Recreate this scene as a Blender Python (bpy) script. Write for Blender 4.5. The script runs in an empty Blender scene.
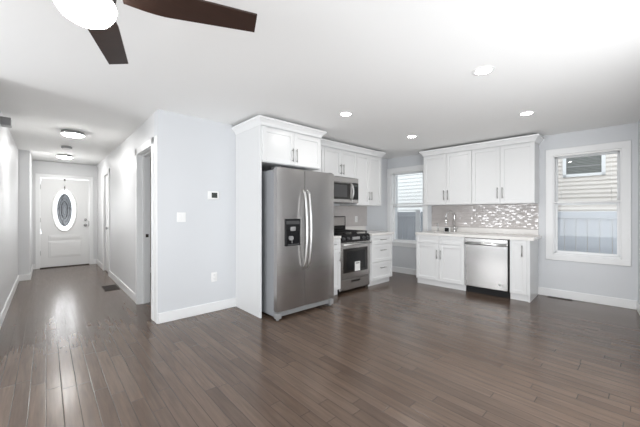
import bpy, bmesh, math, random
from mathutils import Vector, Matrix
random.seed(7)
PI = math.pi
SC = bpy.context.scene
COL = SC.collection

# ------------------------------------------------------------------ camera, sky, light, exposure
cam_d = bpy.data.cameras.new('camera'); cam = bpy.data.objects.new('camera', cam_d); COL.objects.link(cam)
cam_d.sensor_width = 36.0; cam_d.lens = 36.0 * 300.7 / 640
cam_d.shift_y = -0.5 / 640; cam_d.clip_start = 0.02
YAW = math.atan(330 / 300.7)                      # angle between the view and the +X wall direction
cam.location = (0, 0, 1.26)
cam.rotation_euler = (PI / 2, 0, (PI / 2 - YAW) - PI / 2)
cam.rotation_euler[2] = YAW - PI / 2
SC.camera = cam

W = bpy.data.worlds.new('overcast_sky'); SC.world = W; W.use_nodes = True
_bg = W.node_tree.nodes['Background']
_bg.inputs['Color'].default_value = (0.90, 0.95, 1.0, 1); _bg.inputs['Strength'].default_value = 1.5

def area_light(name, loc, direction, sx, sy, watts, color=(1, 1, 1), parent=None, shape='RECTANGLE', spread=PI):
    d = bpy.data.lights.new(name, 'AREA'); d.shape = shape; d.size = sx; d.size_y = sy
    d.energy = watts; d.color = color; d.spread = spread
    o = bpy.data.objects.new(name, d); COL.objects.link(o); o.location = loc
    o.rotation_euler = Vector(direction).to_track_quat('-Z', 'Y').to_euler()
    if parent: o.parent = parent
    return o

# added unseen fill lights in invented openings: living room, beside the camera, bedroom
area_light('fill_living_room', (-2.86, 0.55, 1.05), (1, 0, 1.0), 1.7, 1.7, 55, (0.97, 0.985, 1.0))  # added fill from the unseen rear wall, tilted up to the ceiling
area_light('fill_living_corner', (-2.86, 3.10, 1.15), (1, 0, 0.8), 1.05, 1.5, 34, (0.97, 0.985, 1.0))  # added fill, placed so the sink tiles glint
area_light('fill_street_side', (-1.5, -0.90, 1.10), (0.12, 1, 1.1), 1.8, 1.5, 8, (0.97, 0.985, 1.0))  # added fill behind the camera for the back wall and hall
DINING_FILL_W = 9.8                                     # each of four fill lights added in an opening beside the camera
for _x in (0.5, 1.15, 1.8, 2.45):
    area_light('fill_dining_side', (_x, -0.62 + 0.1224 * _x - 0.10, 0.85), (1.1, 1, 0.55), 0.5, 1.2, DINING_FILL_W, (0.97, 0.985, 1.0))
area_light('daylight_porch', (0.32, 9.62, 1.35), (0, -1, 0), 0.62, 1.15, 18.0, (0.98, 0.99, 1.0))
area_light('fill_bedroom', (4.1, 5.6, 1.45), (-1, 0, 0), 1.2, 1.3, 8, (0.95, 0.98, 1.0))  # added fill to brighten the room past the doorway
DOWNLIGHT_W = 2.8; HALL_GLOW = 75.0; BOWL = 18.0

vs = SC.view_settings
vs.view_transform = 'Standard'; vs.look = 'None'; vs.gamma = 1.0; vs.use_curve_mapping = False
vs.exposure = 0.4

# ------------------------------------------------------------------ materials
def newmat(name):
    m = bpy.data.materials.new(name); m.use_nodes = True
    nt = m.node_tree; b = nt.nodes['Principled BSDF']
    return m, nt, b
def nd(nt, typ, props=None, **ins):
    n = nt.nodes.new(typ)
    for k, v in (props or {}).items(): setattr(n, k, v)
    for k, v in ins.items():
        key = int(k[1:]) if k[0] == 'i' and k[1:].isdigit() else k.replace('_', ' ')
        s = n.inputs[key]
        if isinstance(v, bpy.types.NodeSocket): nt.links.new(v, s)
        else: s.default_value = v
    return n
def mth(nt, op, a, b=0.0):
    return nd(nt, 'ShaderNodeMath', {'operation': op}, i0=a, i1=b).outputs[0]
def plain(name, color, rough=0.5, metal=0.0, bump=0.0, bscale=120, var=0.0, spec=None, coat=0.0):
    m, nt, b = newmat(name)
    b.inputs['Base Color'].default_value = (*color, 1); b.inputs['Roughness'].default_value = rough
    b.inputs['Metallic'].default_value = metal
    if spec is not None: b.inputs['Specular IOR Level'].default_value = spec
    if coat: b.inputs['Coat Weight'].default_value = coat; b.inputs['Coat Roughness'].default_value = 0.1
    tc = nd(nt, 'ShaderNodeTexCoord')
    no = nd(nt, 'ShaderNodeTexNoise', Vector=tc.outputs['Object'], Scale=float(bscale), Detail=3.0)
    if bump:
        bp = nd(nt, 'ShaderNodeBump', Height=no.outputs['Fac'], Strength=bump, Distance=0.002)
        nt.links.new(bp.outputs['Normal'], b.inputs['Normal'])
    if var:
        cr = nd(nt, 'ShaderNodeMixRGB', {'blend_type': 'MIX'}, Fac=no.outputs['Fac'],
                Color1=(*[c * (1 - var) for c in color], 1), Color2=(*[min(1, c * (1 + var)) for c in color], 1))
        nt.links.new(cr.outputs[0], b.inputs['Base Color'])
    return m
def emissive(name, color, strength):
    m, nt, b = newmat(name)
    b.inputs['Base Color'].default_value = (0.9, 0.9, 0.9, 1)
    b.inputs['Emission Color'].default_value = (*color, 1); b.inputs['Emission Strength'].default_value = strength
    return m
def glass_mat(name, tint, gloss=0.05, rough=0.02):
    m, nt, b = newmat(name); out = nt.nodes['Material Output']; nt.nodes.remove(b)
    t = nd(nt, 'ShaderNodeBsdfTransparent', Color=(*tint, 1))
    g = nd(nt, 'ShaderNodeBsdfGlossy', Color=(1, 1, 1, 1), Roughness=rough)
    mx = nd(nt, 'ShaderNodeMixShader', i0=gloss, i1=t.outputs[0], i2=g.outputs[0])
    nt.links.new(mx.outputs[0], out.inputs['Surface'])
    return m
def plank_mat(name):
    m, nt, b = newmat(name)
    tc = nd(nt, 'ShaderNodeTexCoord'); sp = nd(nt, 'ShaderNodeSeparateXYZ', Vector=tc.outputs['Object'])
    PW = 0.083
    xr = mth(nt, 'DIVIDE', sp.outputs['X'], PW); row = mth(nt, 'FLOOR', xr); fx = mth(nt, 'FRACT', xr)
    wn = nd(nt, 'ShaderNodeTexWhiteNoise', {'noise_dimensions': '1D'}, W=row)
    ln = nd(nt, 'ShaderNodeMapRange', i0=nd(nt, 'ShaderNodeTexWhiteNoise', {'noise_dimensions': '1D'}, W=mth(nt, 'ADD', row, 71.3)).outputs['Value'], i3=0.7, i4=1.25)
    yr = mth(nt, 'DIVIDE', mth(nt, 'ADD', sp.outputs['Y'], mth(nt, 'MULTIPLY', wn.outputs['Value'], 5.0)), ln.outputs[0])
    seg = mth(nt, 'FLOOR', yr); fy = mth(nt, 'FRACT', yr)
    cid = nd(nt, 'ShaderNodeCombineXYZ', X=row, Y=seg, Z=0.0)
    wn2 = nd(nt, 'ShaderNodeTexWhiteNoise', {'noise_dimensions': '2D'}, Vector=cid.outputs[0])
    # grain stretched along the plank, shifted per plank
    off = nd(nt, 'ShaderNodeVectorMath', {'operation': 'SCALE'}, i0=wn2.outputs['Color'], Scale=13.0)
    gp = nd(nt, 'ShaderNodeVectorMath', {'operation': 'ADD'}, i0=tc.outputs['Object'], i1=off.outputs[0])
    mp = nd(nt, 'ShaderNodeMapping', Vector=gp.outputs[0], Scale=(60.0, 3.5, 1.0))
    gn = nd(nt, 'ShaderNodeTexNoise', Vector=mp.outputs[0], Scale=1.0, Detail=5.0, Roughness=0.6)
    mp2 = nd(nt, 'ShaderNodeMapping', Vector=gp.outputs[0], Scale=(14.0, 1.2, 1.0))
    wv = nd(nt, 'ShaderNodeTexNoise', Vector=mp2.outputs[0], Scale=1.0, Detail=2.0, Distortion=2.0)
    base = nd(nt, 'ShaderNodeMixRGB', Fac=wn2.outputs['Value'], Color1=(*FLOOR_A, 1), Color2=(*FLOOR_B, 1))
    g1 = nd(nt, 'ShaderNodeMapRange', i0=gn.outputs['Fac'], i1=0.3, i2=0.75, i3=1.12, i4=0.80)
    g2 = nd(nt, 'ShaderNodeMapRange', i0=wv.outputs['Fac'], i1=0.3, i2=0.7, i3=1.10, i4=0.88)
    gm = mth(nt, 'MULTIPLY', g1.outputs[0], g2.outputs[0])
    ex = mth(nt, 'MULTIPLY', mth(nt, 'MINIMUM', fx, mth(nt, 'SUBTRACT', 1.0, fx)), PW)
    ey = mth(nt, 'MULTIPLY', mth(nt, 'MINIMUM', fy, mth(nt, 'SUBTRACT', 1.0, fy)), ln.outputs[0])
    e = mth(nt, 'MINIMUM', ex, ey)
    gap = nd(nt, 'ShaderNodeMapRange', i0=e, i1=0.0008, i2=0.0030, i3=0.35, i4=1.0)
    gg = mth(nt, 'MULTIPLY', gm, gap.outputs[0])
    cm = nd(nt, 'ShaderNodeVectorMath', {'operation': 'SCALE'}, i0=base.outputs[0], Scale=gg)
    nt.links.new(cm.outputs[0], b.inputs['Base Color'])
    rr = nd(nt, 'ShaderNodeMapRange', i0=gn.outputs['Fac'], i1=0.2, i2=0.8, i3=0.17, i4=0.27)
    nt.links.new(rr.outputs[0], b.inputs['Roughness'])
    b.inputs['Specular IOR Level'].default_value = 0.5
    # each plank lies at a slightly different tilt, and the joints are eased
    tilt = nd(nt, 'ShaderNodeMapRange', i0=mth(nt, 'MULTIPLY', fx, mth(nt, 'SUBTRACT', wn2.outputs['Value'], 0.5)), i1=-0.5, i2=0.5, i3=-0.35, i4=0.35)
    edge = nd(nt, 'ShaderNodeMapRange', i0=e, i1=0.0, i2=0.004, i3=-1.0, i4=0.0)
    h = mth(nt, 'ADD', mth(nt, 'ADD', tilt.outputs[0], edge.outputs[0]), mth(nt, 'MULTIPLY', gn.outputs['Fac'], 0.25))
    bp = nd(nt, 'ShaderNodeBump', Height=h, Strength=0.35, Distance=0.001)
    nt.links.new(bp.outputs['Normal'], b.inputs['Normal'])
    return m
def tile_mat(name, c1, c2):
    "glazed ceramic; a faint cloudy tone change from tile to tile"
    m, nt, b = newmat(name)
    tc = nd(nt, 'ShaderNodeTexCoord')
    no = nd(nt, 'ShaderNodeTexNoise', Vector=tc.outputs['Object'], Scale=14.0, Detail=2.0)
    mx = nd(nt, 'ShaderNodeMixRGB', Fac=no.outputs['Fac'], Color1=(*c1, 1), Color2=(*c2, 1))
    nt.links.new(mx.outputs[0], b.inputs['Base Color'])
    b.inputs['Roughness'].default_value = 0.06; b.inputs['Specular IOR Level'].default_value = 0.8
    return m
def wood_mat(name, c1, c2):
    m, nt, b = newmat(name)
    tc = nd(nt, 'ShaderNodeTexCoord')
    mp = nd(nt, 'ShaderNodeMapping', Vector=tc.outputs['Object'], Scale=(4.0, 60.0, 10.0))
    no = nd(nt, 'ShaderNodeTexNoise', Vector=mp.outputs[0], Scale=1.0, Detail=5.0, Distortion=1.0)
    mx = nd(nt, 'ShaderNodeMixRGB', Fac=no.outputs['Fac'], Color1=(*c1, 1), Color2=(*c2, 1))
    nt.links.new(mx.outputs[0], b.inputs['Base Color']); b.inputs['Roughness'].default_value = 0.45
    return m
FLOOR_A, FLOOR_B = (0.102, 0.069, 0.051), (0.142, 0.099, 0.074)
M = dict(
    wall=plain('wall_paint', (0.69, 0.705, 0.725), 0.45, bump=0.05, bscale=300),
    hallwall=plain('hall_paint', (0.76, 0.765, 0.77), 0.45, bump=0.05, bscale=60, spec=0.3),
    taupe=plain('taupe_paint', (0.50, 0.45, 0.41), 0.6, bump=0.05, bscale=300),
    ceiling=plain('ceiling_paint', (0.94, 0.94, 0.93), 0.8, bump=0.05, bscale=200),
    trim=plain('trim_paint', (0.87, 0.875, 0.875), 0.32),
    cabinet=plain('cabinet_lacquer', (0.765, 0.77, 0.77), 0.28),
    door=plain('door_paint', (0.84, 0.84, 0.835), 0.35),
    floor=plank_mat('stained_oak_planks'),
    tile=tile_mat('glazed_tile', (0.52, 0.485, 0.47), (0.60, 0.565, 0.55)),
    quartz=plain('white_quartz', (0.80, 0.78, 0.755), 0.2, var=0.03, bscale=40),
    steel=plain('stainless_steel', (0.47, 0.455, 0.445), 0.27, 1.0),
    steel_h=plain('stainless_steel_bright', (0.50, 0.49, 0.48), 0.19, 1.0),
    satin=plain('satin_handle', (0.72, 0.72, 0.715), 0.28, 1.0),
    nickel=plain('brushed_nickel', (0.42, 0.415, 0.41), 0.33, 1.0),
    chrome=plain('chrome', (0.75, 0.75, 0.75), 0.08, 1.0),
    greypaint=plain('grey_textured_side', (0.30, 0.31, 0.325), 0.45, bump=0.2, bscale=500),
    black=plain('black_plastic', (0.010, 0.010, 0.011), 0.45, spec=0.25),
    enamel=plain('black_enamel', (0.009, 0.009, 0.010), 0.18, spec=0.3),
    iron=plain('cast_iron', (0.015, 0.015, 0.015), 0.6, bump=0.3),
    ovenglass=plain('dark_oven_glass', (0.022, 0.020, 0.019), 0.08, spec=0.45),
    darkgrey=plain('dark_grey_plastic', (0.06, 0.06, 0.062), 0.4),
    midgrey=plain('mid_grey_plastic', (0.30, 0.30, 0.30), 0.35),
    white=plain('white_plastic', (0.88, 0.88, 0.87), 0.35),
    paper=plain('white_paper', (0.85, 0.85, 0.83), 0.8),
    bronze=plain('dark_bronze_metal', (0.045, 0.035, 0.030), 0.5, 0.3),
    walnut=wood_mat('dark_walnut', (0.016, 0.009, 0.007), (0.045, 0.020, 0.013)),
    blind=plain('blind_vinyl', (0.88, 0.88, 0.87), 0.4),
    vinyl=plain('window_vinyl', (0.88, 0.885, 0.89), 0.35),
    glass=glass_mat('window_glass', (0.97, 0.98, 0.98), 0.012),
    doorglass=glass_mat('bevelled_glass', (0.11, 0.114, 0.12), 0.05, 0.15),
    frost=glass_mat('frosted_border_glass', (0.97, 0.97, 0.97), 0.04, 0.2),
    came=plain('lead_came', (0.05, 0.05, 0.055), 0.5, 0.2),
    siding_w=plain('white_vinyl_siding', (0.93, 0.93, 0.91), 0.6),
    siding_b=plain('beige_vinyl_siding', (0.80, 0.745, 0.69), 0.6),
    fence=plain('pale_vinyl_fence', (0.63, 0.655, 0.70), 0.5),
    darkglass=plain('dark_house_glass', (0.16, 0.17, 0.16), 0.1),
    concrete=plain('concrete', (0.42, 0.41, 0.40), 0.9, var=0.1, bscale=6),
    lamp=emissive('frosted_lamp_glow', (1.0, 0.96, 0.90), BOWL),
    lens=emissive('downlight_lens_glow', (1.0, 0.98, 0.96), 30.0),
    disc=emissive('flush_light_glow', (1.0, 0.99, 0.97), HALL_GLOW),
    screen=plain('dark_lcd', (0.05, 0.055, 0.05), 0.2),
)

# ------------------------------------------------------------------ mesh helpers
class MB:
    def __init__(self): self.bm = bmesh.new()
    def box(self, x0, x1, y0, y1, z0, z1, b=0.0, seg=1):
        if x1 < x0: x0, x1 = x1, x0
        if y1 < y0: y0, y1 = y1, y0
        if z1 < z0: z0, z1 = z1, z0
        g = bmesh.ops.create_cube(self.bm, size=1.0)
        for v in g['verts']:
            v.co = Vector((x0 + (v.co.x + .5) * (x1 - x0), y0 + (v.co.y + .5) * (y1 - y0), z0 + (v.co.z + .5) * (z1 - z0)))
        if b:
            b = min(b, 0.49 * min(x1 - x0, y1 - y0, z1 - z0))
            es = list({e for v in g['verts'] for e in v.link_edges})
            bmesh.ops.bevel(self.bm, geom=es, offset=b, segments=seg, affect='EDGES', profile=0.5)
        return self
    def ring(self, c, u, v, r, seg):
        return [self.bm.verts.new(c + u * (r * math.cos(2 * PI * i / seg)) + v * (r * math.sin(2 * PI * i / seg))) for i in range(seg)]
    def tube(self, pts, r, seg=10, caps=True, squash=1.0, up=None):
        pts = [Vector(p) for p in pts]; n = len(pts)
        rs = r if isinstance(r, (list, tuple)) else [r] * n
        prev = None; rings = []
        for i, p in enumerate(pts):
            t = (pts[min(i + 1, n - 1)] - pts[max(i - 1, 0)]).normalized()
            if prev is None:
                a = Vector(up) if up else (Vector((0, 0, 1)) if abs(t.z) < .9 else Vector((1, 0, 0)))
                u = (a - t * a.dot(t)).normalized()
            else:
                u = (prev - t * prev.dot(t)).normalized()
            prev = u; w = t.cross(u)
            rings.append(self.ring(p, u, w * squash, rs[i], seg))
        for a, b2 in zip(rings, rings[1:]):
            for i in range(seg):
                f = self.bm.faces.new((a[i], a[(i + 1) % seg], b2[(i + 1) % seg], b2[i])); f.smooth = True
        if caps:
            self.bm.faces.new(rings[0][::-1]); self.bm.faces.new(rings[-1])
        return self
    def cyl(self, p0, p1, r, seg=20, r2=None):
        return self.tube([p0, p1], [r, r if r2 is None else r2], seg)
    def lathe(self, prof, c=(0, 0, 0), axis=(0, 0, 1), seg=32):
        ax = Vector(axis).normalized(); a = Vector((1, 0, 0)) if abs(ax.x) < .9 else Vector((0, 1, 0))
        u = (a - ax * a.dot(ax)).normalized(); w = ax.cross(u); c = Vector(c)
        rings = []
        for r, z in prof:
            if r < 1e-6: rings.append([self.bm.verts.new(c + ax * z)])
            else: rings.append(self.ring(c + ax * z, u, w, r, seg))
        for a_, b_ in zip(rings, rings[1:]):
            for i in range(seg):
                j = (i + 1) % seg
                if len(a_) == 1 and len(b_) == 1: continue
                if len(a_) == 1: f = self.bm.faces.new((a_[0], b_[j], b_[i]))
                elif len(b_) == 1: f = self.bm.faces.new((a_[i], a_[j], b_[0]))
                else: f = self.bm.faces.new((a_[i], a_[j], b_[j], b_[i]))
                f.smooth = True
        return self
    def prism(self, poly, d):
        "closed polygon of 3-D points pushed by vector d"
        d = Vector(d); a = [self.bm.verts.new(Vector(p)) for p in poly]; b = [self.bm.verts.new(Vector(p) + d) for p in poly]
        n = len(a); self.bm.faces.new(a[::-1]); self.bm.faces.new(b)
        for i in range(n): self.bm.faces.new((a[i], a[(i + 1) % n], b[(i + 1) % n], b[i]))
        return self
    def sweep(self, rings):
        "rings of matching 3-D outline points, joined in order and capped"
        R = [[self.bm.verts.new(Vector(p)) for p in r] for r in rings]; n = len(R[0])
        for a, b in zip(R, R[1:]):
            for i in range(n): self.bm.faces.new((a[i], a[(i + 1) % n], b[(i + 1) % n], b[i]))
        self.bm.faces.new(R[0][::-1]); self.bm.faces.new(R[-1])
        return self
    def build(self, name, mat, parent=None, loc=None, rz=0.0, smooth=False):
        bmesh.ops.recalc_face_normals(self.bm, faces=self.bm.faces[:])
        me = bpy.data.meshes.new(name); self.bm.to_mesh(me); self.bm.free()
        if smooth:
            for p in me.polygons: p.use_smooth = True
        me.materials.append(M[mat] if isinstance(mat, str) else mat)
        o = bpy.data.objects.new(name, me); COL.objects.link(o)
        if parent: o.parent = parent
        if loc: o.location = loc
        if rz: o.rotation_euler[2] = rz
        return o
def tag(o, label, cat, group=None):
    o['label'] = label; o['category'] = cat
    if group: o['group'] = group
    return o
def thing(name, label, cat, loc=(0, 0, 0), rz=0.0, group=None):
    o = bpy.data.objects.new(name, None); COL.objects.link(o); o.empty_display_size = 0.1
    o.location = loc; o.rotation_euler[2] = rz
    return tag(o, label, cat, group)
def struct_root(name, loc=(0, 0, 0), rz=0.0):
    o = bpy.data.objects.new(name, None); COL.objects.link(o); o.empty_display_size = 0.1
    o.location = loc; o.rotation_euler[2] = rz; o['kind'] = 'structure'
    return o
def struct(name, mb, mat, loc=None, rz=0.0):
    o = mb.build(name, mat, None, loc, rz); o['kind'] = 'structure'; return o
def dup(root, loc, rz, label, group=None):
    r = root.copy(); COL.objects.link(r); r.location = loc; r.rotation_euler[2] = rz; r['label'] = label
    if group: r['group'] = group
    for ch in list(root.children):
        c = ch.copy(); COL.objects.link(c); c.parent = r
        for g in ch.children:
            d = g.copy(); COL.objects.link(d); d.parent = c
    return r

# ------------------------------------------------------------------ the setting
CEIL = 2.44
XH0, XH1 = -0.38, 0.94           # hallway
YB, YK, YE = 3.77, 3.86, 9.27    # wall with thermostat, kitchen wall, end of hallway
SA = math.atan(0.05)             # the sink wall stands a little out of square
CX, CY = 5.507, 3.86             # kitchen corner; sink-wall frame: x along the wall, y into the wall
SRZ = -PI / 2 + SA
def sink_at(s, d=0.0, z=0.0):
    return (CX + s * math.sin(SA) + d * math.cos(SA), CY - s * math.cos(SA) + d * math.sin(SA), z)

struct('floor', MB().box(-3.0, 6.2, -1.6, 9.45, -0.12, 0.0), 'floor')
cm = MB()
cm.box(-3.0, 6.2, -1.6, 3.80, CEIL, CEIL + .1)
cm.box(XH1, 6.2, 3.80, 9.45, CEIL, CEIL + .1)
# hall ceiling dipped slightly past the entrance, shaped to bring out a shade line
v = lambda x, y, z: cm.bm.verts.new((x, y, z))
A = [v(-0.55, 3.80, CEIL), v(XH1 + .02, 3.80, CEIL), v(XH1 + .02, 4.42, CEIL), v(-0.55, 3.80 + .001, CEIL)]
B0, B1 = v(-0.55, 4.75, 2.412), v(XH1 + .02, 5.1, 2.435)
C0, C1 = v(-0.55, 9.45, 2.445), v(XH1 + .02, 9.45, 2.455)
cm.bm.faces.new((A[0], A[1], A[2])); cm.bm.faces.new((A[0], A[2], B1, B0)); cm.bm.faces.new((B0, B1, C1, C0))
struct('ceiling', cm, 'ceiling')

struct('wall_back', MB().box(XH1, 2.05, YB, 3.93, 0, CEIL).box(2.05, 5.9, YK, 4.0, 0, CEIL), 'wall')
hw = MB()
hw.box(XH1, 1.07, 3.93, 3.985, 0, CEIL).box(XH1, 1.07, 3.985, 4.76, 2.07, CEIL).box(XH1, 1.07, 4.76, 7.29, 0, CEIL)
hw.box(XH1, 1.07, 7.29, 8.03, 2.07, CEIL).box(XH1, 1.07, 8.03, YE + .13, 0, CEIL)
struct('wall_hall_right', hw, 'hallwall')
struct('wall_hall_left', MB().box(-0.50, XH0, 3.80, YE + .13, 0, CEIL).box(XH0, -0.225, 7.86, YE, 0, CEIL), 'hallwall')
struct('wall_hall_end', MB().box(-0.5, -0.10, YE, YE + .13, 0, CEIL).box(0.785, 1.07, YE, YE + .13, 0, CEIL).box(-0.10, 0.785, YE, YE + .13, 2.07, CEIL), 'hallwall')
struct('wall_living_left', MB().box(-3.0, XH0 - .12, 3.80, 3.92, 0, CEIL), 'wall')
struct('wall_rear', MB().box(-2.92, -2.8, -1.6, -.35, 0, CEIL).box(-2.92, -2.8, 1.45, 2.5, 0, CEIL).box(-2.92, -2.8, 3.65, 3.92, 0, CEIL).box(-2.92, -2.8, -.35, 3.65, 0, .08).box(-2.92, -2.8, -.35, 3.65, 2.15, CEIL), 'wall')  # openings added for the rear fill lights
# near wall on the right, running back past the camera
NX0, NY0 = 5.695, 0.108
nang = math.atan2(0.06, 0.49)
nw = MB().box(-2.9, 0.35, -0.12, 0.0, 0, CEIL).box(-6.3, -5.5, -0.12, 0.0, 0, CEIL).box(-5.5, -2.9, -.12, 0, 0, .10).box(-5.5, -2.9, -.12, 0, 2.1, CEIL).box(-8.7, -8.3, -.12, 0, 0, CEIL).box(-8.3, -6.3, -.12, 0, 0, .2).box(-8.3, -6.3, -.12, 0, 2.1, CEIL)  # openings added for the fill lights beside and behind the camera
struct('wall_near', nw, 'wall', (NX0, NY0, 0), nang)
struct('baseboard_near', MB().box(-8.5, 0, 0, 0.014, 0, 0.115, .004), 'trim', (NX0, NY0, 0), nang)
# sink wall with two window openings (wall frame: x along, y into the wall)
WZ0, WZ1 = 0.64, 2.13
W1 = (0.09, 0.83); W2 = (2.878, 3.613)
sw = MB()
for a, b in ((-.4, W1[0]), (W1[1], W2[0]), (W2[1], 4.3)): sw.box(a, b, 0, .16, 0, CEIL)
for a, b in (W1, W2): sw.box(a, b, 0, .16, 0, WZ0).box(a, b, 0, .16, WZ1, CEIL)
struct('wall_right', sw, 'wall', (CX, CY, 0), SRZ)
# bedroom beyond the doorway
struct('wall_bedroom', MB().box(1.07, 4.12, 7.1, 7.2, 0, CEIL).box(4.0, 4.12, 4.0, 5.0, 0, CEIL).box(4.0, 4.12, 6.2, 7.1, 0, CEIL).box(4.0, 4.12, 5.0, 6.2, 0, .8).box(4.0, 4.12, 5.0, 6.2, 2.1, CEIL), 'taupe')  # opening added for the bedroom fill light

def bb(name, mb): struct(name, mb, 'trim')
BH, BT = 0.118, 0.015
def baseb(mb, x0, x1, y0, y1):
    return mb.box(x0, x1, y0, y1, 0, BH, .004)
bb('baseboard_back', baseb(MB(), XH1, 1.893, YB - BT, YB))
bb('baseboard_kitchen', baseb(MB(), 4.70, CX - .01, YK - BT, YK))
struct('baseboard_right', MB().box(0.0, .995, -BT, 0, 0, BH, .004).box(2.69, 3.76, -BT, 0, 0, BH, .004), 'trim', (CX, CY, 0), SRZ)
bb('baseboard_hall_right', baseb(baseb(baseb(MB(), XH1 - BT, XH1, 4.85, 7.22), XH1 - BT, XH1, 8.10, YE), .865, XH1 - BT, YE - BT, YE))
bb('baseboard_hall_left', baseb(baseb(baseb(baseb(MB(), XH0, XH0 + BT, 3.80, 7.86), XH0, -.225 + BT, 7.86 - BT, 7.86), -.225, -.225 + BT, 7.86, YE), -.225 + BT, -.185, YE - BT, YE))
bb('baseboard_bedroom', baseb(MB(), 1.07, 4.0, 7.1 - BT, 7.1))

# ---- front door at the end of the hall (door frame: x right, y into the wall)
fd = struct_root('door_1', (0.3425, YE, 0))
HWD = 0.4425
c = MB()
c.box(-HWD - .08, -HWD + .004, -.022, 0, 0, 2.15, .005).box(HWD - .004, HWD + .08, -.022, 0, 0, 2.15, .005).box(-HWD - .08, HWD + .08, -.024, 0, 2.066, 2.15, .005)
c.build('casing', 'trim', fd)
MB().box(-HWD, HWD, -.03, .12, 0.0, 0.018, .003).build('threshold', 'bronze', fd)
OZ, OA, OB, OX = 1.33, 0.205, 0.485, -0.02    # oval light in the door
slab = MB(); bm = slab.bm
def oval(a, b, y, n=48): return [Vector((OX + a * math.cos(2 * PI * i / n), y, OZ + b * math.sin(2 * PI * i / n))) for i in range(n)]
def rect_ring(x0, x1, z0, z1, y, n=48):
    out = []
    for i in range(n):
        t = 2 * PI * i / n; dx, dz = OA * math.cos(t), OB * math.sin(t)
        k = min((x1 - OX) / dx if dx > 1e-9 else ((x0 - OX) / dx if dx < -1e-9 else 1e9), (z1 - OZ) / dz if dz > 1e-9 else ((z0 - OZ) / dz if dz < -1e-9 else 1e9))
        out.append(Vector((OX + dx * k, y, OZ + dz * k)))
    return out
x0, x1 = -HWD + .004, HWD - .004
rings = [[bm.verts.new(p) for p in r] for r in (oval(OA, OB, .055), oval(OA, OB, .012), rect_ring(x0, x1, .79, 2.058, .012))]
for a, b in zip(rings, rings[1:]):
    for i in range(48): bm.faces.new((a[i], a[(i + 1) % 48], b[(i + 1) % 48], b[i]))
for cx_, cz_ in ((x0, .79), (x1, .79), (x0, 2.058), (x1, 2.058)):   # corners of the upper field
    r = rings[2]; k = min(range(48), key=lambda i: (r[i].co - Vector((cx_, .012, cz_))).length)
    vs_ = sorted(range(48), key=lambda i: (r[i].co - Vector((cx_, .012, cz_))).length)[:2]
    n0 = bm.verts.new((cx_, .012, cz_)); a, b = sorted(vs_)
    if b - a == 1 or (a == 0 and b == 47): bm.faces.new((r[a], r[b], n0))
slab.box(x0, x1, .012, .055, .02, .79)
for z0, z1 in ((.635, .75), (.235, .605)):                     # raised panels with a moulded edge
    slab.box(-.30, .30, .004, .0125, z0, z1, .004); slab.box(-.275, .275, -.002, .006, z0 + .025, z1 - .025, .004)
slab.build('door_slab', 'door', fd)
o = MB()
pts = oval(OA + .012, OB + .012, .008); o.tube(pts + [pts[0]], .016, 8, caps=False); o.build('oval_frame', 'white', fd, smooth=True)
def disc(a, b, y, mat, name, hole=None):
    m_ = MB(); ps = oval(a, b, y); vv = [m_.bm.verts.new(p) for p in ps]
    if hole:
        ww = [m_.bm.verts.new(p) for p in oval(hole[0], hole[1], y)]
        for i in range(48): m_.bm.faces.new((vv[i], vv[(i + 1) % 48], ww[(i + 1) % 48], ww[i]))
    else: m_.bm.faces.new(vv)
    return m_.build(name, mat, fd)
disc(OA, OB, .034, 'frost', 'frosted_border', (.125, .375)); disc(.125, .375, .034, 'doorglass', 'bevelled_pane')
cm_ = MB()
def came(pts, r=.0075): cm_.tube([(OX + x, .027, OZ + z) for x, z in pts], r, 6)
el = lambda a, b, cz=0, n=32, cx=0: [(cx + a * math.cos(2 * PI * i / n), cz + b * math.sin(2 * PI * i / n)) for i in range(n + 1)]
came(el(.125, .375), .007); came(el(.055, .20, .0)); came(el(.09, .28, -.01), .004); came(el(.03, .11, 0), .004)
came([(0, .375), (-.055, .27), (0, .20), (.055, .27), (0, .375)]); came([(0, -.375), (-.05, -.28), (0, -.20), (.05, -.28), (0, -.375)])
came([(-.125, 0), (-.09, .07), (-.055, 0), (-.09, -.07), (-.125, 0)]); came([(.125, 0), (.09, .07), (.055, 0), (.09, -.07), (.125, 0)])
came([(-.115, .14), (-.045, .12), (0, .16), (.045, .12), (.115, .14)], .004); came([(-.115, -.14), (-.045, -.12), (0, -.16), (.045, -.12), (.115, -.14)], .004)
for sx in (-1, 1):
    for sz in (-1, 1): came([(sx * .12, sz * .11), (sx * .205, sz * .17)], .004)
cm_.build('leading', 'came', fd)
k = MB().lathe([(0, -.062), (.026, -.058), (.030, -.04), (.012, -.028), (.012, 0), (.034, .0), (.034, .012)], (HWD - .075, .0, .965), (0, 1, 0), 20); k.build('door_knob', 'nickel', fd)
k = MB().lathe([(0, -.02), (.024, -.018), (.030, -.0), (.030, .012)], (HWD - .075, .0, 1.10), (0, 1, 0), 20); k.build('deadbolt', 'nickel', fd)
hg = MB()
for z in (.3, 1.05, 1.8): hg.box(-HWD - .006, -HWD + .012, -.004, .012, z, z + .1)
hg.build('hinge', 'nickel', fd)
MB().box(HWD - .012, HWD + .004, -.003, .014, .93, 1.06).build('strike_plate', 'bronze', fd)
wh = thing('wreath_hanger', 'dark metal wreath hanger strap hooked over the white front door', 'hook', (0.325, YE, 2.055))
MB().box(-.012, .012, .005, .0075, -.24, .004).build('strap', 'nickel', wh)
MB().box(-.016, .016, .001, .03, -.002, .006, .001).box(-.016, .016, .0, .004, -.035, .006, .001).build('top_clip', 'bronze', wh)
MB().tube([(0, .004, -.17), (0, .002, -.24), (0, -.012, -.262), (0, -.03, -.25), (0, -.034, -.225)], .008, 8).build('hook', 'bronze', wh)

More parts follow.
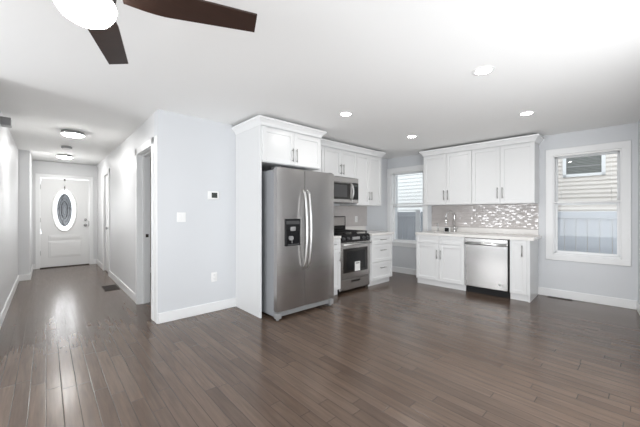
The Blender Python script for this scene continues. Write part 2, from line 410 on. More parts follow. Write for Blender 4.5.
# ---- closet door further along the hall
cd = struct_root('door_2', (XH1, 7.66, 0), -PI / 2)     # x runs towards the camera, y into the wall
c = MB()
c.box(-.44, -.365, -.02, 0, 0, 2.145, .004).box(.365, .44, -.02, 0, 0, 2.145, .004).box(-.44, .44, -.021, 0, 2.065, 2.145, .004)
c.build('casing', 'trim', cd)
d = MB().box(-.366, .366, .025, .06, .012, 2.062)
for zz in ((.2, .95), (1.15, 1.9)):
    for xx in ((-.27, -.04), (.04, .27)): d.box(xx[0], xx[1], .018, .027, zz[0], zz[1], .005)
d.build('door_slab', 'door', cd)
MB().lathe([(0, -.058), (.024, -.054), (.028, -.038), (.011, -.024), (.011, .0), (.03, .018), (.03, .027)], (.30, .0, .955), (0, 1, 0), 18).build('door_knob', 'nickel', cd)
# ---- open doorway to the bedroom
dw = struct_root('door_3', (XH1, 4.3725, 0), -PI / 2)
c = MB(); HO = .3875
for y0, y1 in ((-.02, 0), (.13, .15)):
    c.box(-HO - .085, -HO + .005, y0, y1, 0, 2.15, .005).box(HO - .005, HO + .085, y0, y1, 0, 2.15, .005).box(-HO - .085, HO + .085, y0, y1, 2.062, 2.15, .005)
c.build('casing', 'trim', dw)
c = MB().box(-HO - .002, -HO + .015, 0, .13, 0, 2.07).box(HO - .015, HO + .002, 0, .13, 0, 2.07).box(-HO, HO, 0, .13, 2.055, 2.075)
c.box(-HO + .014, -HO + .027, .05, .085, 0, 2.056).box(HO - .027, HO - .014, .05, .085, 0, 2.056).box(-HO + .014, HO - .014, .05, .085, 2.043, 2.056)
c.build('jamb', 'trim', dw)
MB().box(-HO + .013, -HO + .018, .09, .125, .92, .965).build('strike_plate', 'bronze', dw)
struct('trim_1', MB().box(XH1 - .012, XH1, 3.772, 3.897, 0, 2.15, .003), 'trim')

# ---- kitchen windows (frame: x along the wall, y into the wall)
def window(name, w0, w1, stool):
    r = struct_root(name, sink_at(w0), SRZ); w = w1 - w0
    c = MB(); cw = .086
    c.box(-cw, .004, -.02, 0, WZ0 - .075, WZ1 + cw, .004).box(w - .004, w + cw, -.02, 0, WZ0 - .075, WZ1 + cw, .004)
    c.box(-cw, w + cw, -.022, 0, WZ1 - .004, WZ1 + cw, .004).box(-cw, w + cw, -.022, 0, WZ0 - .082, WZ0 - .002, .004)
    c.build('casing', 'trim', r)
    if stool: MB().box(-.05, w + .05, -.045, .02, WZ0 - .01, WZ0 + .012, .004).build('window_sill', 'trim', r)
    j = MB().box(0, .018, 0, .15, WZ0, WZ1).box(w - .018, w, 0, .15, WZ0, WZ1).box(0, w, 0, .15, WZ1 - .018, WZ1).box(0, w, 0, .15, WZ0, WZ0 + .02)
    j.build('window_frame', 'vinyl', r)
    zm = 1.40
    for nm, y, z0, z1 in (('upper_sash', .10, zm - .02, WZ1 - .018), ('lower_sash', .065, WZ0 + .02, zm + .02)):
        t = .034; st = .030
        s = MB().box(.018, .018 + st, y, y + t, z0, z1, .003).box(w - .018 - st, w - .018, y, y + t, z0, z1, .003)
        s.box(.018, w - .018, y, y + t, z1 - .03, z1, .003).box(.018, w - .018, y, y + t, z0, z0 + .034, .003)
        so = s.build(nm, 'vinyl', r)
        MB().box(.05, w - .05, y + .014, y + .018, z0 + .03, z1 - .03).build('pane', 'glass', so)
    return r
window('window_1', *W1, True); window('window_2', *W2, False)
def blind(w0, w1, label, zb, tilt):
    r = thing('window_blind', label, 'blind', sink_at(w0), SRZ, 'white blinds over the upper window sashes'); w = w1 - w0
    MB().box(.004, w - .004, -.004, .032, WZ1 - .03, WZ1 - .002, .002).build('headrail', 'blind', r)
    s = MB(); z = WZ1 - .045; dz = .5 * .025 * math.sin(tilt); dy = .5 * .025 * math.cos(tilt)
    while z > zb + .03:
        s.prism([(.008, .014 - dy, z - dz), (.008, .014, z + .0012), (.008, .014 + dy, z + dz), (.008, .014, z + .0002)], (w - .016, 0, 0)); z -= .0205
    s.build('slats', 'blind', r)
    MB().box(-.004, w + .014, -.012, .03, zb - .010, zb + .012, .003).build('bottom_rail', 'blind', r)
    for x in (.10, w - .10): MB().cyl((x, .0, zb), (x, .0, WZ1 - .03), .0012, 6).build('lift_cord', 'blind', r)
blind(*W1, 'white horizontal blind half lowered in the corner window beside the drawers', 1.445, 0.10)
blind(*W2, 'white horizontal blind half lowered in the wide-cased window right of the cabinets', 1.418, 0.06)

# ---- outside: neighbours, fence, ground
struct('ground', MB().box(6.0, 14, -8, 16, -.75, -.6).box(-6, 8, 9.5, 20, -.25, -.05), 'concrete')
def house(name_label, s0, s1, d, mat, win=None, exposure=.105):
    r = thing('neighbor_house', name_label, 'house', sink_at((s0 + s1) / 2, d, -.6), SRZ); h = (s1 - s0) / 2
    p = MB(); z = 0.0; prof = []
    while z < 5.0:
        prof += [(-.024, z), (-.024, z + .018), (-.004, z + exposure)]; z += exposure
    poly = [(-h, y, zz) for y, zz in prof] + [(-h, .2, z), (-h, .2, 0)]
    p.prism(poly, (2 * h, 0, 0)); p.build('siding', mat, r)
    if win:
        a, b, z0, z1 = win; m0 = (s0 + s1) / 2; a -= m0; b -= m0; z0 += .6; z1 += .6; t = .055
        f = MB().box(a, a + t, -.05, .0, z0, z1, .004).box(b - t, b, -.05, .0, z0, z1, .004).box(a, b, -.05, .0, z0, z0 + t, .004).box(a, b, -.05, .0, z1 - t, z1, .004)
        fo = f.build('window', 'vinyl', r)
        MB().box(a + t, b - t, -.034, -.026, z0 + t, z1 - t).build('pane', 'darkglass', fo)
        MB().box(a + t, b - t, -.04, -.03, z0 + .19, z0 + .205).build('muntin', 'midgrey', fo)
    e = MB().box(-h, h, -.35, .2, 5.0, 5.12).build('roof_edge', 'vinyl', r)
    return r
house('neighbouring house clad in beige lap siding outside the right-hand window', 1.9, 7.0, 2.0, 'siding_b', (2.79, 3.41, 1.965, 2.44), .08)
house('neighbouring house clad in white lap siding outside the corner window', -7.0, 1.7, 3.4, 'siding_w', None, .115)
fn = thing('vinyl_fence', 'pale blue-grey vinyl privacy fence outside both kitchen windows', 'fence', sink_at(1.5, 1.3, -.6), SRZ)
MB().box(-4.5, 4.0, -.03, .03, 1.76, 1.89, .006).build('top_rail', 'fence', fn)
MB().box(-4.5, 4.0, -.03, .03, .08, .22, .006).build('bottom_rail', 'fence', fn)
p = MB(); x = -4.5
while x < 4.0: p.box(x, x + .148, -.010, .010, .2, 1.78, .004); x += .155
p.build('board_panel', 'fence', fn)
for x in (-4.2, -1.42, 1.0, 3.4): MB().box(x - .06, x + .06, -.065, .055, 0, 1.95, .006).build('post', 'vinyl', fn)

# ------------------------------------------------------------------ cabinets  (frame: x right, y into the wall, front at y=0)
def shaker(x0, x1, z0, z1, rail=.056, yf=-.02):
    m = MB(); m.box(x0 + .01, x1 - .01, yf + .011, 0, z0 + .01, z1 - .01)
    m.box(x0, x0 + rail, yf, 0, z0, z1, .0018).box(x1 - rail, x1, yf, 0, z0, z1, .0018)
    m.box(x0 + rail, x1 - rail, yf, 0, z0, z0 + rail, .0018).box(x0 + rail, x1 - rail, yf, 0, z1 - rail, z1, .0018)
    return m
def bar_pull(parent, x, z, ln=.15, vert=True, yf=-.02, r=.0058):
    m = MB(); h = ln / 2; y = yf - .03
    e = (0, 0, 1) if vert else (1, 0, 0)
    P = lambda t, yy: (x + e[0] * t, yy, z + e[2] * t)
    m.tube([P(-h, y), P(h, y)], r, 10, squash=1.0)
    for t in (-h + .018, h - .018): m.cyl(P(t, y), P(t, yf), r * .85, 8)
    return m.build('handle', 'nickel', parent)
def front(root, kind, x0, x1, z0, z1, pull=None, rail=.056):
    g = .0016
    d = shaker(x0 + g, x1 - g, z0 + g, z1 - g, rail).build(kind, 'cabinet', root)
    if pull: bar_pull(d, pull[0], pull[1], pull[2] if len(pull) > 2 else .15, pull[3] if len(pull) > 3 else True)
    return d
CAB_GROUP = None
def base_cab(label, w, depth, loc, rz, toe=.055, side=None):
    r = thing('base_cabinet', label, 'cabinet', loc, rz)
    b = MB().box(0, w, 0, depth, .095, .872)
    if side == 'R': b.box(w - .018, w, toe, depth, 0, .096)
    b.build('cabinet_box', 'cabinet', r)
    MB().box(0, w if side != 'R' else w - .0185, toe, toe + .015, 0, .0945).build('toe_kick', 'cabinet', r)
    return r
def wall_cab(label, w, depth, z0, z1, loc, rz):
    r = thing('wall_cabinet', label, 'cabinet', loc, rz)
    MB().box(0, w, 0, depth, z0, z1).build('cabinet_box', 'cabinet', r)
    return r
def crown_profile(p):                            # outward offset, height
    return [(p, 2.315), (p + .006, 2.315), (p + .012, 2.33), (p + .020, 2.345), (p + .046, 2.375), (p + .058, 2.382), (p + .062, 2.402), (p, 2.402)]
def crown_run(path, closed_out):
    "path: list of (x, y, outward nx, outward ny) mitred stations"
    m = MB(); m.sweep([[(x + a * o, y + b * o, z) for o, z in crown_profile(0)] for x, y, a, b in path]); return m

# ---- fridge enclosure: tall side panel plus the cabinet above the refrigerator
PX0, FY = 1.893, 3.14
fe = thing('fridge_cabinet', 'white cabinet over the refrigerator with a tall side panel down to the floor', 'cabinet', (PX0, FY, 0))
FW = 0.965; FDEP = YB - FY - .002
MB().box(0, .02, 0, FDEP, 0, 2.33).build('side_panel', 'cabinet', fe)
MB().box(.0205, FW, 0.0, FDEP, 1.875, 2.33).build('cabinet_box', 'cabinet', fe)
front(fe, 'door', .022, .4935, 1.88, 2.30, (.4935 - .032, 2.005, .17)); front(fe, 'door', .4935, FW, 1.88, 2.30, (.4935 + .032, 2.005, .17))
crown_run([(0, FDEP, -1, 0), (0, 0 - .02, -1, -1), (FW, -.02, 1, -1), (FW, .285, 1, 0)], 0).build('crown_molding', 'trim', fe)

# ---- refrigerator
rf = thing('refrigerator', 'stainless steel side-by-side refrigerator beneath the tall white cabinet', 'refrigerator', (1.978, 2.9, 0))
RW, RH = .932, 1.795
MB().box(.004, RW - .004, .085, .80, .035, RH - .02, .006).build('cabinet_body', 'greypaint', rf)
def fdoor(x0, x1):
    m = MB(); n = 10; pts = []
    for i in range(n + 1):
        t = i / n; bulge = .012 * (1 - (2 * t - 1) ** 2)
        pts.append((x0 + (x1 - x0) * t, -bulge + .012))
    poly = [(x, y, .105) for x, y in pts] + [(x1, .075, .105), (x0, .075, .105)]
    m.prism(poly, (0, 0, RH - .105)); 
    es = [e for e in m.bm.edges if abs(e.verts[0].co.z - e.verts[1].co.z) < 1e-6 and e.verts[0].co.z > RH - .001 and min(e.verts[0].co.y, e.verts[1].co.y) < .07]
    bmesh.ops.bevel(m.bm, geom=es, offset=.008, segments=2, affect='EDGES')
    return m
SPL = .419
dl = fdoor(0, SPL - .003).build('freezer_door', 'steel', rf); dr = fdoor(SPL + .003, RW).build('fridge_door', 'steel', rf)
MB().box(.012, RW - .012, .07, .086, .10, RH - .01).build('door_gasket', 'black', rf)
def fhandle(x, par):
    m = MB(); pts = []; n = 22
    for i in range(n + 1):
        t = i / n; z = .575 + (1.545 - .575) * t; e = math.sin(PI * t)
        y = -.010 - .062 * min(1, e * 1.0 + .0) ** .6
        if i in (0, n): y = .008
        pts.append((x, y, z))
    m.tube(pts, .0115, 10, squash=1.25, up=(0, -1, 0)); return m.build('handle', 'satin', par)
fhandle(SPL - .030, dl); fhandle(SPL + .036, dr)
dp = MB().box(.106, .332, -.010, .004, .866, 1.19, .004).build('dispenser_panel', 'black', dl)
MB().box(.12, .318, -.0125, -.009, 1.125, 1.165, .001).build('control_strip', 'darkgrey', dp)
MB().box(.125, .313, -.012, -.009, .885, 1.06, .002).build('dispenser_recess', 'enamel', dp)
MB().box(.175, .245, -.03, -.008, 1.045, 1.095, .004).build('ice_chute', 'midgrey', dp)
MB().prism([(.155, -.028, .985), (.205, -.028, .985), (.215, -.028, .955), (.20, -.028, .935), (.165, -.028, .935), (.15, -.028, .955)], (0, .018, 0)).box(.195, .20, -.02, -.012, .90, .94).build('dispenser_paddle', 'midgrey', dp)
MB().box(.14, .30, -.03, -.009, .875, .888, .002).build('drip_tray', 'darkgrey', dp)
g = MB().box(.03, RW - .03, .045, .07, .035, .098)
for i in range(4): g.box(.06, RW - .06, .040, .046, .045 + i * .013, .051 + i * .013)
g.build('base_grille', 'midgrey', rf)
for x in (.035, RW - .035):
    MB().box(x - .035, x + .035, .012, .085, .018, .085, .008).cyl((x, .05, 0.0), (x, .05, .02), .02, 12).build('foot', 'midgrey', rf)
for x in (.04, RW - .04): MB().box(x - .03, x + .03, .03, .15, RH - .012, RH + .012, .004).build('hinge_cover', 'darkgrey', rf)

def tile_field(w, h, tw=.100, th=.047, az=.0010, ax=.0016):
    "brick-bonded, pillow-faced handmade tiles on a backing, one mesh"
    m = MB(); m.box(0, w, .004, .010, 0, h); rnd = random.Random(3); rows = int(math.ceil(h / th))
    for r in range(rows):
        z0, z1 = r * th + .001, min((r + 1) * th - .001, h); x = -(tw / 2) * (r % 2)
        while x < w:
            x0, x1 = max(x + .001, 0), min(x + tw - .001, w); x += tw
            if x1 - x0 < .01 or z1 - z0 < .008: continue
            tx, tz = rnd.gauss(0, .030), rnd.gauss(0, .040); sx, sz = rnd.uniform(.5, 1.15), rnd.uniform(.6, 1.15); n = 6
            g = []
            for k in range(n + 1):
                for q in range(n + 1):
                    u, v_ = q / n, k / n
                    y = ax * sx * (2 * u - 1) ** 2 * (x1 - x0) / tw + az * sz * (2 * v_ - 1) ** 2 * (z1 - z0) / th + tx * (u - .5) * .1 + tz * (v_ - .5) * .047 - .002
                    g.append(m.bm.verts.new((x0 + (x1 - x0) * u, min(y, .004), z0 + (z1 - z0) * v_)))
            for k in range(n):
                for q in range(n):
                    a = k * (n + 1) + q; f = m.bm.faces.new((g[a], g[a + 1], g[a + n + 2], g[a + n + 1])); f.smooth = True
    return m
# ---- back-wall base run
BD = YK - 3.20 - .002
nb = base_cab('narrow white base cabinet squeezed between the refrigerator and the range', .365, BD, (2.965, 3.20, 0), 0)
front(nb, 'drawer', .003, .362, .715, .868, (.1825, .79, .13, False), .045); front(nb, 'door', .003, .362, .10, .712, (.325, .60, .15))
ct = MB().box(0, .367, -.028, BD, .8725, .912, .003).build('countertop', 'quartz', None, (2.964, 3.20, 0)); tag(ct, 'short white countertop piece between the refrigerator and the range', 'countertop')
db = base_cab('white base cabinet with three drawers right of the range', .61, BD, (4.085, 3.20, 0), 0, .05)
for z0, z1 in ((.715, .868), (.41, .712), (.10, .407)): front(db, 'drawer', .003, .607, z0, z1, (.305, (z0 + z1) / 2 + (.0 if z1 > .8 else .05), .16, False), .05)
ct = MB().box(0, .655, -.028, BD, .8725, .912, .003).build('countertop', 'quartz', None, (4.084, 3.20, 0)); tag(ct, 'white countertop over the three drawer cabinet right of the range', 'countertop')
us = MB().box(0, .655, 0, .018, .9125, 1.005, .002).build('counter_upstand', 'quartz', None, (4.084, YK - .02, 0)); tag(us, 'low white stone upstand behind the counter right of the range', 'upstand')
bs = tile_field(1.84, .386).build('tile_backsplash', 'tile', None, (2.95, YK - .0115, 1.007)); tag(bs, 'glossy grey tile backsplash behind the range', 'backsplash')

# ---- gas range
rg = thing('gas_range', 'stainless and black gas range with cast iron grates below the microwave', 'range', (3.340, 3.21, 0))
GW = .735; GD = .615
MB().box(0, GW, .03, GD, .03, .895, .003).build('oven_body', 'black', rg)
for x in (.05, GW - .05):
    for y in (.08, GD - .05): MB().cyl((x, y, 0), (x, y, .035), .018, 10).build('foot', 'black', rg)
dr_ = MB().box(.004, GW - .004, 0.002, .03, .045, .215, .006).build('storage_drawer', 'steel', rg)
MB().box(.27, .47, -.004, .006, .158, .185, .004).build('recessed_pull', 'black', dr_)
od = MB().box(.004, GW - .004, -.004, .03, .222, .80, .006).build('oven_door', 'steel', rg)
MB().box(.07, GW - .07, -.009, .0, .315, .70, .004).build('oven_window', 'ovenglass', od)
MB().box(.14, GW - .14, -.0102, -.008, .36, .655, .002).build('inner_glass', 'enamel', od)
MB().box(.335, .465, -.0112, -.0098, .325, .475).build('paper_label', 'paper', od)
MB().box(.355, .445, -.0118, -.0108, .44, .462).build('label_print', 'midgrey', od)
hd = MB().tube([(.03, -.045, .765), (GW - .03, -.045, .765)], .013, 12, squash=1.2)
for x in (.06, GW - .06): hd.box(x - .012, x + .012, -.04, -.002, .754, .776, .003)
hd.build('door_handle', 'satin', od)
cp = MB().prism([(0, -.004, .806), (0, .03, .806), (0, .06, .897), (0, .028, .905), (0, .006, .90)], (GW, 0, 0)).build('control_panel', 'enamel', rg)
for x in (.07, .175, .56, .665):
    MB().lathe([(.0, -.038), (.019, -.036), (.022, -.018), (.026, -.008), (.026, .0)], (x, .0, .853), (0, 1, -.1), 18).box(x - .003, x + .003, -.041, -.02, .838, .876).build('knob', 'darkgrey', rg)
MB().box(.28, .46, -.010, .0, .832, .878, .002).build('clock_display', 'midgrey', rg)
MB().box(0, GW, .02, GD, .895, .917, .006).build('cooktop', 'enamel', rg)
for x in (.19, .545):
    for y in (.18, .45): MB().lathe([(.045, .917), (.045, .925), (.032, .927), (.032, .936), (0, .937)], (x, y, 0), (0, 0, 1), 20).build('burner', 'iron', rg)
for x0, x1 in ((.015, .362), (.373, .72)):
    g = MB(); z0, z1 = .945, .960
    for yy in (.06, .315, .56): g.box(x0, x1, yy - .007, yy + .007, z0, z1, .003)
    for xx in (x0 + .007, (x0 + x1) / 2, x1 - .007): g.box(xx - .007, xx + .007, .06, .56, z0, z1, .003)
    for xx in (x0 + .09, x1 - .09): g.box(xx - .006, xx + .006, .11, .51, z0 + .001, z1 - .001, .003)
    for xx in (x0 + .01, x1 - .01):
        for yy in (.065, .555): g.box(xx - .008, xx + .008, yy - .008, yy + .008, .916, z0 + .004)
    g.build('grate', 'iron', rg)
bg = MB().box(0, GW - .0, GD - .055, GD, .915, 1.20, .006).build('backguard', 'enamel', rg)
MB().box(.03, GW - .03, GD - .061, GD - .05, 1.035, 1.185, .002).build('backguard_trim', 'steel', bg)

# ---- microwave
mw = thing('microwave_oven', 'stainless over-the-range microwave with black window mounted under a white cabinet', 'microwave', (3.245, 3.40, 1.432))
MWW, MH = .755, .418
MB().box(0, MWW, .03, .44, 0, MH, .003).build('microwave_body', 'darkgrey', mw)
MB().box(0, MWW, 0, .03, .335, MH, .003).build('vent_grille', 'steel', mw)
md = MB().box(0, .60, .0, .03, .0, .333, .003).build('microwave_door', 'steel', mw)
MB().box(.02, .545, -.004, .004, .055, .325, .003).build('door_window', 'ovenglass', md)
MB().box(.09, .46, -.0052, -.003, .09, .29, .002).build('window_screen', 'darkgrey', md)
pts = [(.572, .0 - .048 * math.sin(PI * i / 14) ** .6, .05 + .27 * i / 14) for i in range(15)]
MB().tube(pts, .011, 10, squash=1.4, up=(0, -1, 0)).build('handle', 'satin', md)
kp = MB().box(.602, MWW, .0, .03, .06, .333, .003).build('keypad_panel', 'enamel', mw)
MB().box(.625, .735, -.002, .002, .275, .315).build('display', 'screen', kp)
MB().box(.602, MWW, .0, .03, .0, .058, .003).build('lower_trim', 'steel', mw)

# ---- back-wall upper cabinets
UY = 3.465; UD = YK - UY - .002
c0 = wall_cab('narrow white wall cabinet tucked between the refrigerator cabinet and the microwave cabinet', .375, UD, 1.395, 2.33, (2.862, UY, 0), 0)
front(c0, 'door', 0, .375, 1.40, 2.30, (.035, 1.57))
c1 = wall_cab('short white two-door wall cabinet directly above the microwave', .762, UD, 1.852, 2.33, (3.239, UY, 0), 0)
front(c1, 'door', 0, .381, 1.862, 2.30, (.349, 1.98, .165)); front(c1, 'door', .381, .762, 1.862, 2.30, (.413, 1.98, .165))
c2 = wall_cab('white two-door wall cabinet to the right of the microwave', .72, UD, 1.395, 2.33, (4.003, UY, 0), 0)
front(c2, 'door', 0, .36, 1.40, 2.30, (.328, 1.57)); front(c2, 'door', .36, .72, 1.40, 2.30, (.392, 1.57))
cr = crown_run([(.063, -.02, 0, -1), (1.861, -.02, 1, -1), (1.861, UD, 1, 0)], 0).build('crown_molding', 'trim', None, (2.928, UY, 0))
cr.location = (2.862, UY, 0); tag(cr, 'white crown molding along the cabinets above the range and microwave', 'molding')

# ------------------------------------------------------------------ sink wall run
SD = .617
def S(s, d, z=0): return sink_at(s, d, z)
sb = base_cab('white sink base cabinet with two doors left of the dishwasher', .832, SD, S(.997, -SD - .002), SRZ, .035)
for x0, x1, hx in ((.003, .416, .384), (.416, .829, .448)):
    front(sb, 'drawer_front', x0, x1, .735, .868, None, .04); front(sb, 'door', x0, x1, .10, .732, (hx, .555, .15))
nbx = base_cab('slim white base cabinet with one door right of the dishwasher', .228, SD, S(2.452, -SD - .002), SRZ, .035, 'R')
front(nbx, 'door', .004, .212, .10, .868, (.158, .72, .155), .05)
MB().box(.2282, .246, -.004, SD, 0, .8722, .001).build('end_panel', 'cabinet', nbx)
CW0, CW1 = .985, 2.745; SK0, SK1 = 1.12, 1.70
cx = CW0
ct = MB()
L = CW1 - CW0; a0, a1 = SK0 - CW0, SK1 - CW0
ct.box(0, a0, -.028, SD, .8725, .914).box(a1, L, -.028, SD, .8725, .914).box(a0, a1, -.028, .10, .8725, .914).box(a0, a1, .50, SD, .8725, .914)
o = ct.build('countertop', 'quartz', None, S(CW0, -SD - .002), SRZ); tag(o, 'long white stone countertop with the sink over the dishwasher', 'countertop')
us = MB().box(0, 1.70, 0, .018, .9145, 1.00, .002).build('counter_upstand', 'quartz', None, S(1.0, -.0215), SRZ); tag(us, 'low white stone upstand along the back of the sink counter', 'upstand')
bs = tile_field(1.70, .40).build('tile_backsplash', 'tile', None, S(1.0, -.0115, 1.002), SRZ); tag(bs, 'glossy grey tile backsplash behind the sink', 'backsplash')
sk = thing('sink', 'stainless undermount sink set into the long white countertop', 'sink', S(SK0, -SD - .002, .872), SRZ)
w = SK1 - SK0
b = MB().box(0, .006, .10, .50, -.17, -.001).box(w - .006, w, .10, .50, -.17, -.001).box(0, w, .10, .106, -.17, -.001).box(0, w, .494, .50, -.17, -.001).box(0, w, .10, .50, -.176, -.168)
b.build('basin', 'steel', sk); MB().lathe([(0, -.166), (.035, -.166), (.042, -.1685)], (w / 2, .30, 0), (0, 0, 1), 20).build('drain', 'chrome', sk)
# faucet
fc = thing('kitchen_faucet', 'chrome gooseneck faucet with pull-down head behind the sink', 'faucet', S(1.46, -.085, .914), SRZ)
MB().lathe([(.028, 0), (.028, .012), (.021, .02), (.020, .09), (.016, .10)], (0, 0, 0), (0, 0, 1), 18).build('base', 'chrome', fc)
pts = [(0, 0, .09), (0, 0, .26)] + [(-.045 + .045 * math.cos(PI * i / 10), -.075 + .075 * math.cos(PI * i / 10), .29 + .085 * math.sin(PI * i / 10)) for i in range(11)] + [(-.09, -.15, .24)]
MB().tube(pts, .0125, 12).build('neck', 'chrome', fc)
MB().tube([(-.09, -.15, .255), (-.091, -.152, .17), (-.092, -.153, .13)], [.014, .018, .015], 12).build('spray_head', 'chrome', fc)
MB().cyl((.0, 0, .055), (.055, -.02, .06), .012, 10).tube([(.05, -.018, .06), (.075, -.03, .085), (.085, -.035, .10)], .006, 8).build('lever', 'chrome', fc)
sd = thing('soap_dispenser', 'slim chrome pump dispenser at the left end of the sink counter', 'dispenser', S(1.16, -.09, .914), SRZ)
MB().lathe([(.02, 0), (.02, .01), (.009, .018), (.009, .13), (.013, .135), (.013, .15), (0, .152)], (0, 0, 0), (0, 0, 1), 14).build('stem', 'chrome', sd)
MB().tube([(0, 0, .14), (-.01, -.05, .15), (-.015, -.08, .135)], .006, 8).build('spout', 'chrome', sd)
bx = thing('strainer_box', 'small black box in a white tray standing on the counter before the faucet', 'box', S(1.36, -.16, .914), SRZ)
MB().box(-.05, .05, -.02, .02, 0, .085, .003).build('tray', 'white', bx)
MB().box(-.038, .038, -.028, -.018, .008, .078, .003).build('front_face', 'black', bx)
# dishwasher
dwsh = thing('dishwasher', 'stainless steel dishwasher between the white sink cabinet and slim cabinet', 'dishwasher', S(1.834, -SD - .002), SRZ)
DWW = .600
MB().box(.004, DWW + .012, .012, SD - .04, .10, .868).build('tub', 'black', dwsh)
dd = MB().box(.0, DWW, -.03, .011, .108, .866, .006).build('door', 'steel_h', dwsh)
MB().box(.003, DWW - .003, -.02, .008, .862, .8705).build('control_strip', 'black', dd)
h = MB().tube([(.012, -.062, .785), (DWW - .012, -.062, .785)], .0135, 12, squash=1.6, up=(0, 1, 0))
for x in (.03, DWW - .03): h.box(x - .018, x + .018, -.062, -.028, .768, .802, .004)
h.build('handle', 'satin', dd)
MB().lathe([(0, -.032), (.024, -.0318), (.024, -.0295)], (.50, 0, .195), (0, 1, 0), 24).build('round_sticker', 'white', dd)
MB().lathe([(0, -.0332), (.011, -.033), (.011, -.0315)], (.50, 0, .195), (0, 1, 0), 20).build('sticker_mark', 'midgrey', dd)
MB().box(.01, DWW + .004, .035, .06, .0, .10).build('kick_plate', 'black', dwsh)
# wall cabinets over the sink
UDS = .325
w1 = wall_cab('white two-door wall cabinet above the sink beside the corner window', .842, UDS, 1.405, 2.33, S(.997, -UDS - .002), SRZ)
front(w1, 'door', 0, .418, 1.41, 2.305, (.384, 1.575, .17)); front(w1, 'door', .418, .842, 1.41, 2.305, (.452, 1.575, .17))
w2 = wall_cab('white two-door wall cabinet above the dishwasher', .866, UDS, 1.405, 2.33, S(1.841, -UDS - .002), SRZ)
front(w2, 'door', 0, .418, 1.41, 2.305, (.384, 1.575, .17)); front(w2, 'door', .418, .866, 1.41, 2.305, (.452, 1.575, .17))
cr = crown_run([(0, UDS, -1, 0), (0, -.02, -1, -1), (1.712, -.02, 1, -1), (1.712, UDS, 1, 0)], 0).build('crown_molding', 'trim', None, S(.996, -UDS - .002), SRZ)
tag(cr, 'white crown molding along the top of the cabinets over the sink', 'molding')

# ------------------------------------------------------------------ wall fittings
def plate(name, label, cat, loc, rz, w, h, kind):
    r = thing(name, label, cat, loc, rz)
    MB().box(-w / 2, w / 2, -.006, 0, -h / 2, h / 2, .002).build('cover_plate', 'white', r)
    if kind == 'switch':
        for x in ((-w * .22, w * .22) if w > .09 else (0,)):
            MB().box(x - .016, x + .016, -.010, -.005, -.033, .033, .002).build('rocker', 'white', r)
    else:
        for z in (-.026, .026):
            f = MB().box(-.018, .018, -.009, -.005, z - .016, z + .016, .004).build('receptacle', 'white', r)
            MB().box(-.008, -.005, -.0095, -.0088, z - .006, z + .006).box(.005, .008, -.0095, -.0088, z - .006, z + .006).build('slots', 'darkgrey', f)
    return r
plate('light_switch', 'white double light switch on the wall left of the thermostat', 'switch', (1.195, YB, 1.21), 0, .10, .115, 'switch')
plate('wall_outlet', 'white outlet low on the wall left of the refrigerator panel', 'outlet', (1.595, YB, .44), 0, .075, .118, 'outlet')
plate('wall_outlet', 'white outlet on the grey tile behind the range', 'outlet', (4.45, YK - .0175, 1.14), 0, .075, .118, 'outlet')
tm = thing('thermostat', 'small white thermostat with a dark screen beside the refrigerator panel', 'thermostat', (1.580, YB, 1.485))
MB().box(-.072, .072, -.024, 0, -.052, .052, .006).build('housing', 'white', tm)
MB().box(-.026, .048, -.0255, -.023, -.032, .034, .001).build('screen', 'screen', tm)
cb = thing('door_chime', 'small grey louvred chime box high on the left hall wall', 'chime', (XH0, 4.90, 2.30))
MB().box(0, .085, 0, .14, -.045, .045, .004).build('housing', 'midgrey', cb)
g = MB().box(.006, .079, -.004, .001, -.040, .040)
for i in range(6): g.box(.008, .077, -.007, -.003, -.036 + i * .0125, -.030 + i * .0125)
g.build('grille', 'midgrey', cb)
def floor_vent(label, x0, x1, y0, y1, loc, rz, mat):
    r = thing('floor_vent', label, 'vent', loc, rz)
    MB().box(x0, x1, y0, y0 + .012, 0, .006, .001).box(x0, x1, y1 - .012, y1, 0, .006, .001).box(x0, x0 + .012, y0, y1, 0, .006, .001).box(x1 - .012, x1, y0, y1, 0, .006, .001).build('frame', mat, r)
    s = MB(); n = 16
    for i in range(n):
        yy = y0 + .014 + (y1 - y0 - .028) * i / n; s.box(x0 + .012, x1 - .012, yy, yy + (y1 - y0) / n * .5, .001, .005)
    s.build('louvers', mat, r)
    MB().box(x0 + .01, x1 - .01, y0 + .01, y1 - .01, .0004, .0012).build('duct', 'enamel', r)
floor_vent('brown metal floor vent beside the right hall baseboard', 0, .205, 0, .43, (.70, 5.90, 0), 0, 'bronze')
floor_vent('dark floor vent along the baseboard below the right window', 0, .28, 0, .07, S(2.825, -.095), SRZ, 'bronze')

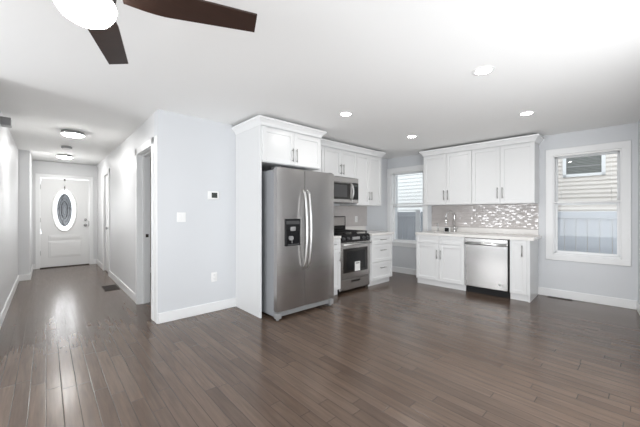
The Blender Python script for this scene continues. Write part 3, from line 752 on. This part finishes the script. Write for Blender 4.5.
# ------------------------------------------------------------------ ceiling fixtures
def downlight(label, x, y):
    r = thing('recessed_light', label, 'light', (x, y, CEIL), 0, 'recessed ceiling lights in the kitchen')
    MB().lathe([(.058, -.001), (.060, -.006), (.082, -.005), (.086, 0.0)], (0, 0, 0), (0, 0, 1), 32).build('trim_ring', 'white', r)
    MB().lathe([(0, -.012), (.03, -.011), (.05, -.008), (.0585, -.003)], (0, 0, 0), (0, 0, 1), 32).build('lens', 'lens', r)
    area_light('downlight_lamp', (0, 0, -.014), (0, 0, -1), .11, .11, DOWNLIGHT_W, (1, .97, .93), r, 'DISK')
downlight('recessed ceiling light nearest the camera in the upper right', 2.68, .93)
downlight('recessed ceiling light in front of the refrigerator cabinet', 2.64, 2.44)
downlight('recessed ceiling light furthest back near the corner window', 4.16, 2.47)
downlight('recessed ceiling light near the crown molding over the dishwasher', 4.20, .98)
def flush(label, x, y, z, r0):
    r = thing('flush_ceiling_light', label, 'light', (x, y, z), 0, 'round hall ceiling lights')
    MB().lathe([(0, 0.01), (r0, 0.01), (r0, -.030), (r0 - .004, -.030)], (0, 0, 0), (0, 0, 1), 40).build('rim', 'midgrey', r)
    MB().lathe([(r0 - .004, -.029), (r0 - .014, -.040), (r0 * .7, -.050), (0, -.053)], (0, 0, 0), (0, 0, 1), 40).build('diffuser', 'disc', r)
flush('round flush hall ceiling light nearer the living room', .285, 5.55, 2.405, .130)
flush('round flush hall ceiling light close to the front door', .285, 8.05, 2.43, .130)
smk = thing('smoke_detector', 'white smoke detector on the hall ceiling between two round lights', 'detector', (.27, 6.9, 2.41))
MB().lathe([(0, .015), (.075, .015), (.075, -.012), (.068, -.02)], (0, 0, 0), (0, 0, 1), 32).build('base', 'midgrey', smk)
MB().lathe([(.066, -.018), (.062, -.035), (.045, -.042), (0, -.043)], (0, 0, 0), (0, 0, 1), 32).build('cover', 'white', smk)
# ceiling fan
FX, FYY, FZ = .116, 1.500, 2.15
fan = thing('ceiling_fan', 'ceiling fan with dark walnut blades and a frosted glass light bowl', 'fan', (FX, FYY, CEIL))
zb = FZ - CEIL
MB().lathe([(.0, 0), (.07, 0), (.065, -.03), (.03, -.05), (.012, -.055), (.012, zb + .10)], (0, 0, 0), (0, 0, 1), 24).build('downrod', 'bronze', fan)
MB().lathe([(.012, zb + .12), (.06, zb + .11), (.10, zb + .07), (.105, zb + .03), (.10, zb - .015), (.08, zb - .03)], (0, 0, 0), (0, 0, 1), 32).build('motor_housing', 'bronze', fan)
R_T = .662
for k in range(4):
    an = math.radians(72 + 90 * k) if k % 2 == 0 else math.radians(-22.5 + 90 * (k - 1) + 180 * 0)
    if k == 1: an = math.radians(-22.5)
    if k == 3: an = math.radians(157.5)
    ca, sa = math.cos(an), math.sin(an)
    bm_ = MB(); n = 14; top = []; bot = []
    outl = []
    for i in range(n + 1):
        t = i / n; r = .12 + (R_T - .12) * t
        hw_ = .036 + .027 * math.sin(min(1, t * 3.2) * PI / 2) - .015 * max(0, t - .3) / .7
        outl.append((r, hw_))
    poly = [(r, h_) for r, h_ in outl] + [(r, -h_) for r, h_ in outl[::-1]]
    bm_.prism([(r * ca - s * sa, r * sa + s * ca, zb - .004 - .235 * s) for r, s in poly], (0, 0, .008))
    bl = bm_.build('blade', 'walnut', fan)
    ir = MB(); ir.prism([((.07 if q in (0, 3) else .17) * ca - s * sa, (.07 if q in (0, 3) else .17) * sa + s * ca, zb + .006) for q, s in ((0, .02), (1, .03), (2, -.03), (3, -.02))], (0, 0, .006)); ir.build('blade_bracket', 'bronze', bl)
zz = zb - .03
MB().lathe([(.0, zz + .005), (.092, zz), (.098, zz - .012), (.085, zz - .018)], (0, 0, 0), (0, 0, 1), 32).build('light_collar', 'bronze', fan)
MB().lathe([(.080, zz - .008), (.098, zz - .018), (.103, zz - .035), (.097, zz - .060), (.080, zz - .085), (.050, zz - .104), (.022, zz - .112), (0, zz - .113)], (0, 0, 0), (0, 0, 1), 40).build('light_bowl', 'lamp', fan)
